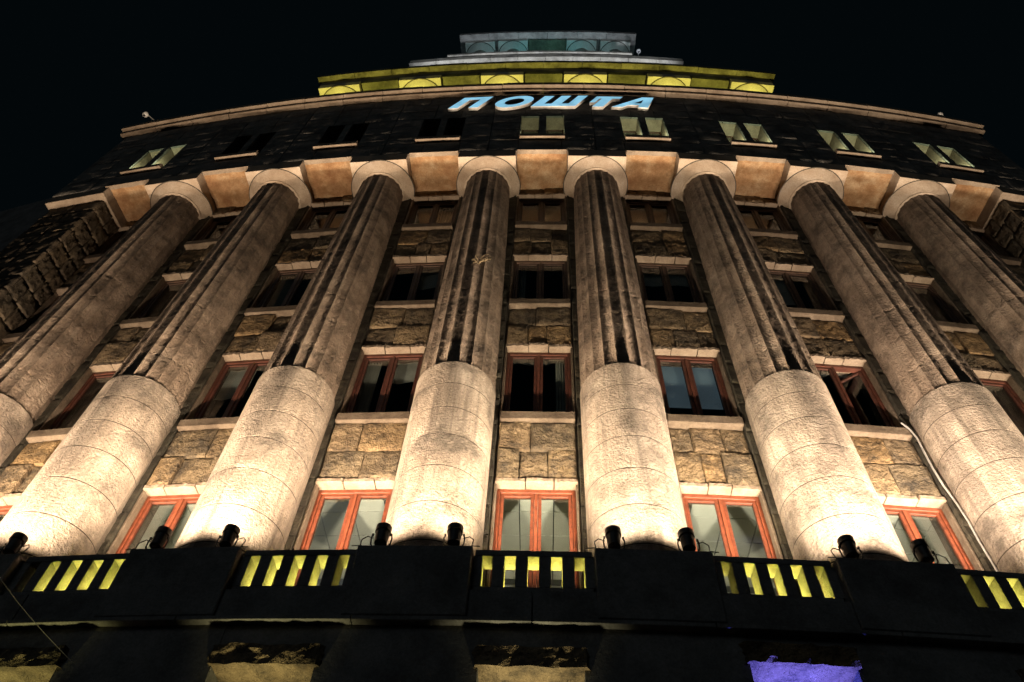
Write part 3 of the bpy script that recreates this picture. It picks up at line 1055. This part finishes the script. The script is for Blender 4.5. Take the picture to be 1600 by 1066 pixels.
for ci, u in enumerate(COLS):
    for side in (-1, 1):
        lean = random.uniform(-0.03, 0.03)
        warm = (1.0, 0.765 + random.uniform(-0.02, 0.02), 0.545) if u < 0 else (1.0, 0.795 + random.uniform(-0.02, 0.02), 0.585)
        s = side
        lead = [(0.12 * s, 0.02, 0.12), (0.2 * s, 0.03, 0.16), (0.26 * s, 0.0, 0.08), (0.25 * s, -0.04, -0.06), (0.36 * s, -0.06, -0.085)]
        floodlight('black can floodlight at the %s foot of the %s column from the left' % ('left' if side < 0 else 'right', ORD[ci]),
                   'floodlights on the pedestals', MB(u, side * 0.49, -1.275, Z_PED + 0.085), -0.045 + random.uniform(-0.012, 0.012), -side * 0.02 + lean,
                   'lens_warm', warm, FLOOD_W * random.uniform(0.78, 1.2), math.radians(172), lead=lead, soft=2.4, blend=0.8)

for k, u in enumerate([-2.5, -1.5, -0.5, 0.5, 1.5, 2.5]):
    floodlight('yellow floodlight under the %s capital of the yellow storey, counted from the left' % ORD[k], 'yellow floodlights on the cornice',
               MB(u, 0, -1.10, 27.43), 0.0, 0.0, 'lens_yellow', (1.0, 0.86, 0.16), YELLOW_W, math.radians(110), 0.7)
for k, u in enumerate([-1.4, -0.5, 0.5, 1.4]):
    floodlight('white floodlight on the yellow storey roof, %s from the left' % ORD[k], 'white floodlights under the plinth cornice',
               MB(u, 0, -0.85, 31.18), -0.13, 0.0, 'lens_white', (0.80, 0.86, 1.0), 1300, math.radians(50), 0.7)
for k, u in enumerate([-1.07, -0.525, 0.04, 0.605, 1.16]):
    floodlight('teal floodlight at the foot of the top colonnade, %s from the left' % ORD[k], 'teal floodlights of the top storey',
               MB(u, 0, 0.02, 36.88), -0.08, 0.0, 'lens_teal', (0.55, 0.82, 0.95) if k != 2 else (0.15, 0.85, 1.0), 75 if k != 2 else 150, math.radians(100), 0.7)
for bay in (-4, 0, 1, 2, 3, 4):
    for side in (-1, 1):
        floodlight('small pale lamp in the %s half of the %s attic window pair from left' % ('left' if side < 0 else 'right', ORD[bay + 4]),
                   'lamps in the attic windows', MB(bay, side * 0.39, -AT + 0.38, 22.945), 0.25, 0.0, 'lens_green', (0.86, 1.0, 0.62), 90.0 if bay else 40.0, math.radians(160), 0.4, radius=0.04)

# yellow light strips behind the balusters
strip = Geo().box(-0.55, 0.55, -0.03, 0.03, 0.0, 0.03).mesh('diffuser', 'lens_yellow')
strip_base = Geo().box(-0.57, 0.57, -0.04, 0.04, -0.03, 0.0).mesh('strip_light', 'black')
for bay in BAYS:
    s = put('strip_light', strip_base, None, MB(bay, 0.0 if bay != -2 else 0.25, -0.72, 6.532), label='yellow strip light behind the %s slotted balustrade from the left' % ORD[bay + 4],
            category='strip light', group='strip lights behind the balustrades')
    put('diffuser', strip, s)
    ld = bpy.data.lights.new('strip_glow', 'AREA')
    ld.shape = 'RECTANGLE'
    ld.size, ld.size_y = 1.1, 0.06
    ld.energy = 75
    ld.spread = math.radians(130)
    ld.color = (1.0, 0.88, 0.14)
    lo = bpy.data.objects.new('strip_glow', ld)
    COL.objects.link(lo)
    lo.parent = s
    lo.matrix_local = T(0, 0, 0.035) @ Matrix.Rotation(math.pi - math.radians(-62), 4, 'X')

# lamps in the lower windows
for bay, colr, pw, nm in ((-2, (1.0, 0.9, 0.35), 220, 'warm yellow'), (-1, (1.0, 0.88, 0.42), 220, 'warm white'), (0, (1.0, 0.88, 0.5), 260, 'warm cream'), (1, (0.11, 0.12, 1.0), 1500, 'violet')):
    floodlight('%s lamp under the head of the %s lower window from the left' % (nm, ORD[bay + 4]), 'lamps in the lower windows', MB(bay, 0, -1.36 if bay != 1 else -0.88, 3.2), -0.1 if bay != 1 else 0.03, 0.0,
               'lens_violet' if bay == 1 else 'lens_warm', colr, pw, math.radians(54 if bay != 1 else 58), 0.8, arm=0.82 if bay != 1 else 0.36)

# ------------------------------------------------------------------ small things
def cctv(u, rho, z, label, arm):
    c = thing('security_camera', label, 'camera', MB(u, 0, -rho, z))
    put('dome', Geo().lathe([(0.0, -0.1), (0.06, -0.085), (0.095, -0.03), (0.1, 0.03), (0.085, 0.08), (0.0, 0.09)], 20, cap=False).mesh('dome', 'dome', True), c)
    put('eye', Geo().lathe([(0.0, -0.112), (0.035, -0.108), (0.05, -0.09), (0.0, -0.07)], 14, cap=False).mesh('eye', 'black', True), c)
    put('arm', Geo().tube(arm, 0.02, 6).mesh('arm', 'metal', True), c)


cctv(-4.55, 1.7, 27.35, 'pale dome camera on a bent arm at the left end of the cornice', [(0, 0, 0.08), (0.05, 0.1, 0.12), (0.25, 0.35, 0.05), (0.3, 0.5, 0.0)])
cctv(4.40, 1.42, 27.45, 'small pale camera standing at the right end of the cornice', [(0, 0, 0.0), (0.0, 0.1, -0.03), (0.0, 0.2, -0.1)])
cctv(1.38, 0.12, 36.95, 'small pale camera at the end of the white plinth cornice', [(0, 0, 0.0), (0.0, 0.1, -0.05), (0.0, 0.25, -0.15)])

pts = []
ctrl = [(2.187, 11.5), (2.215, 11.35), (2.232, 11.1), (2.226, 10.7), (2.222, 10.3), (2.226, 9.9), (2.243, 9.5), (2.25, 9.1), (2.246, 8.7), (2.25, 8.2), (2.25, 7.2)]
for u, z in ctrl:
    pts.append(W(u, 0.12, z))
put('conduit', Geo().tube(pts, 0.017, 8).mesh('conduit', 'pipe', True), label='pale wavy conduit running down beside the seventh column', category='conduit')

# cable slung along the parapet
pts = []
for i in range(161):
    u = -4.4 + 8.8 * i / 160
    sag = abs(math.sin(math.pi * (u - 0.5)))
    pts.append(W(u, 1.12 + 0.02 * math.sin(u * 9), Z_PED + 0.06 - 0.045 * abs(math.cos(math.pi * u)) + 0.02 * math.sin(u * 13)))
put('parapet_cable', Geo().tube(pts, 0.008, 5).mesh('parapet_cable', 'cable', True), label='thin black cable slung along the top of the parapet', category='cable')
for bay in (-2, -1, 0, 1, 2):
    pts = []
    for i in range(25):
        t = i / 24
        x = -0.6 + 1.2 * t
        pts.append((x, 0.07 * math.sin(9 * t + bay), 0.12 + 0.16 * math.sin(7.5 * t + bay * 1.7) * math.sin(math.pi * t) + 0.08 * math.cos(17 * t)))
    put('coiled_cable', Geo().tube(pts, 0.011, 5).mesh('coiled_cable', 'pipe', True), None, MB(bay, 0, -0.5, 6.52), label='loose pale cable behind the %s slotted balustrade from the left' % ORD[bay + 4],
        category='cable', group='loose cables behind the balustrades')
pts = [W(-2.6 + 0.9 * t, 1.45, 7.6 - 2.3 * t - 0.1 * math.sin(math.pi * t)) for t in [i / 20 for i in range(21)]]
put('overhead_wire', Geo().tube(pts, 0.004, 5).mesh('overhead_wire', 'pipe', True), label='thin pale wire slanting across the parapet at lower left', category='wire')

# unseen lamps added behind the tall lower row to brighten the ceilings
for bay in BAYS:
    l = thing('added_room_lamp', 'added unseen globe lamp in the room behind the %s tall window from the left' % ORD[bay + 4], 'lamp', MB(bay, 0.3, 2.6, 7.6), 'added lamps inside the rooms')
    put('globe', Geo().lathe([(0.0, -0.12), (0.07, -0.1), (0.115, -0.03), (0.115, 0.03), (0.07, 0.1), (0.0, 0.12)], 16, cap=False).mesh('globe', 'lens_white', True), l)
    put('stem', Geo().tube([(0, 0, -0.1), (0, 0, -1.0)], 0.015).mesh('stem', 'metal', True), l)
    ld = bpy.data.lights.new('added_room_glow', 'POINT')
    ld.energy = 22
    ld.color = (1.0, 0.84, 0.46)
    ld.shadow_soft_size = 0.12
    lo = bpy.data.objects.new('added_room_glow', ld)
    COL.objects.link(lo)
    lo.parent = l
    lo.matrix_local = T(0, 0, 0.25)

# dry weed rooted in a joint of the fourth column
wd = thing('dry_weed', 'dry twig sprouting from the fluted shaft of the fourth column from the left', 'weed', MB(-0.44, 0.0, -0.93, 15.55))
for k in range(7):
    a = -2.6 + 0.75 * k
    L = random.uniform(0.16, 0.34)
    pts = [(0.0, 0.03, 0.0), (0.4 * L * math.cos(a), -0.07, 0.3 * L * math.sin(a)), (L * math.cos(a), -0.12, L * 0.6 * math.sin(a) - 0.03)]
    put('stem', Geo().tube(pts, 0.012, 5).mesh('stem', 'leaf', True), wd)
    tip = Vector(pts[-1])
    put('leaf', Geo().add([tip, tip + Vector((0.05, -0.02, 0.03)), tip + Vector((0.09, -0.01, -0.02)), tip + Vector((0.03, 0.0, -0.05))], [(0, 1, 2, 3)]).mesh('leaf', 'leaf'), wd)
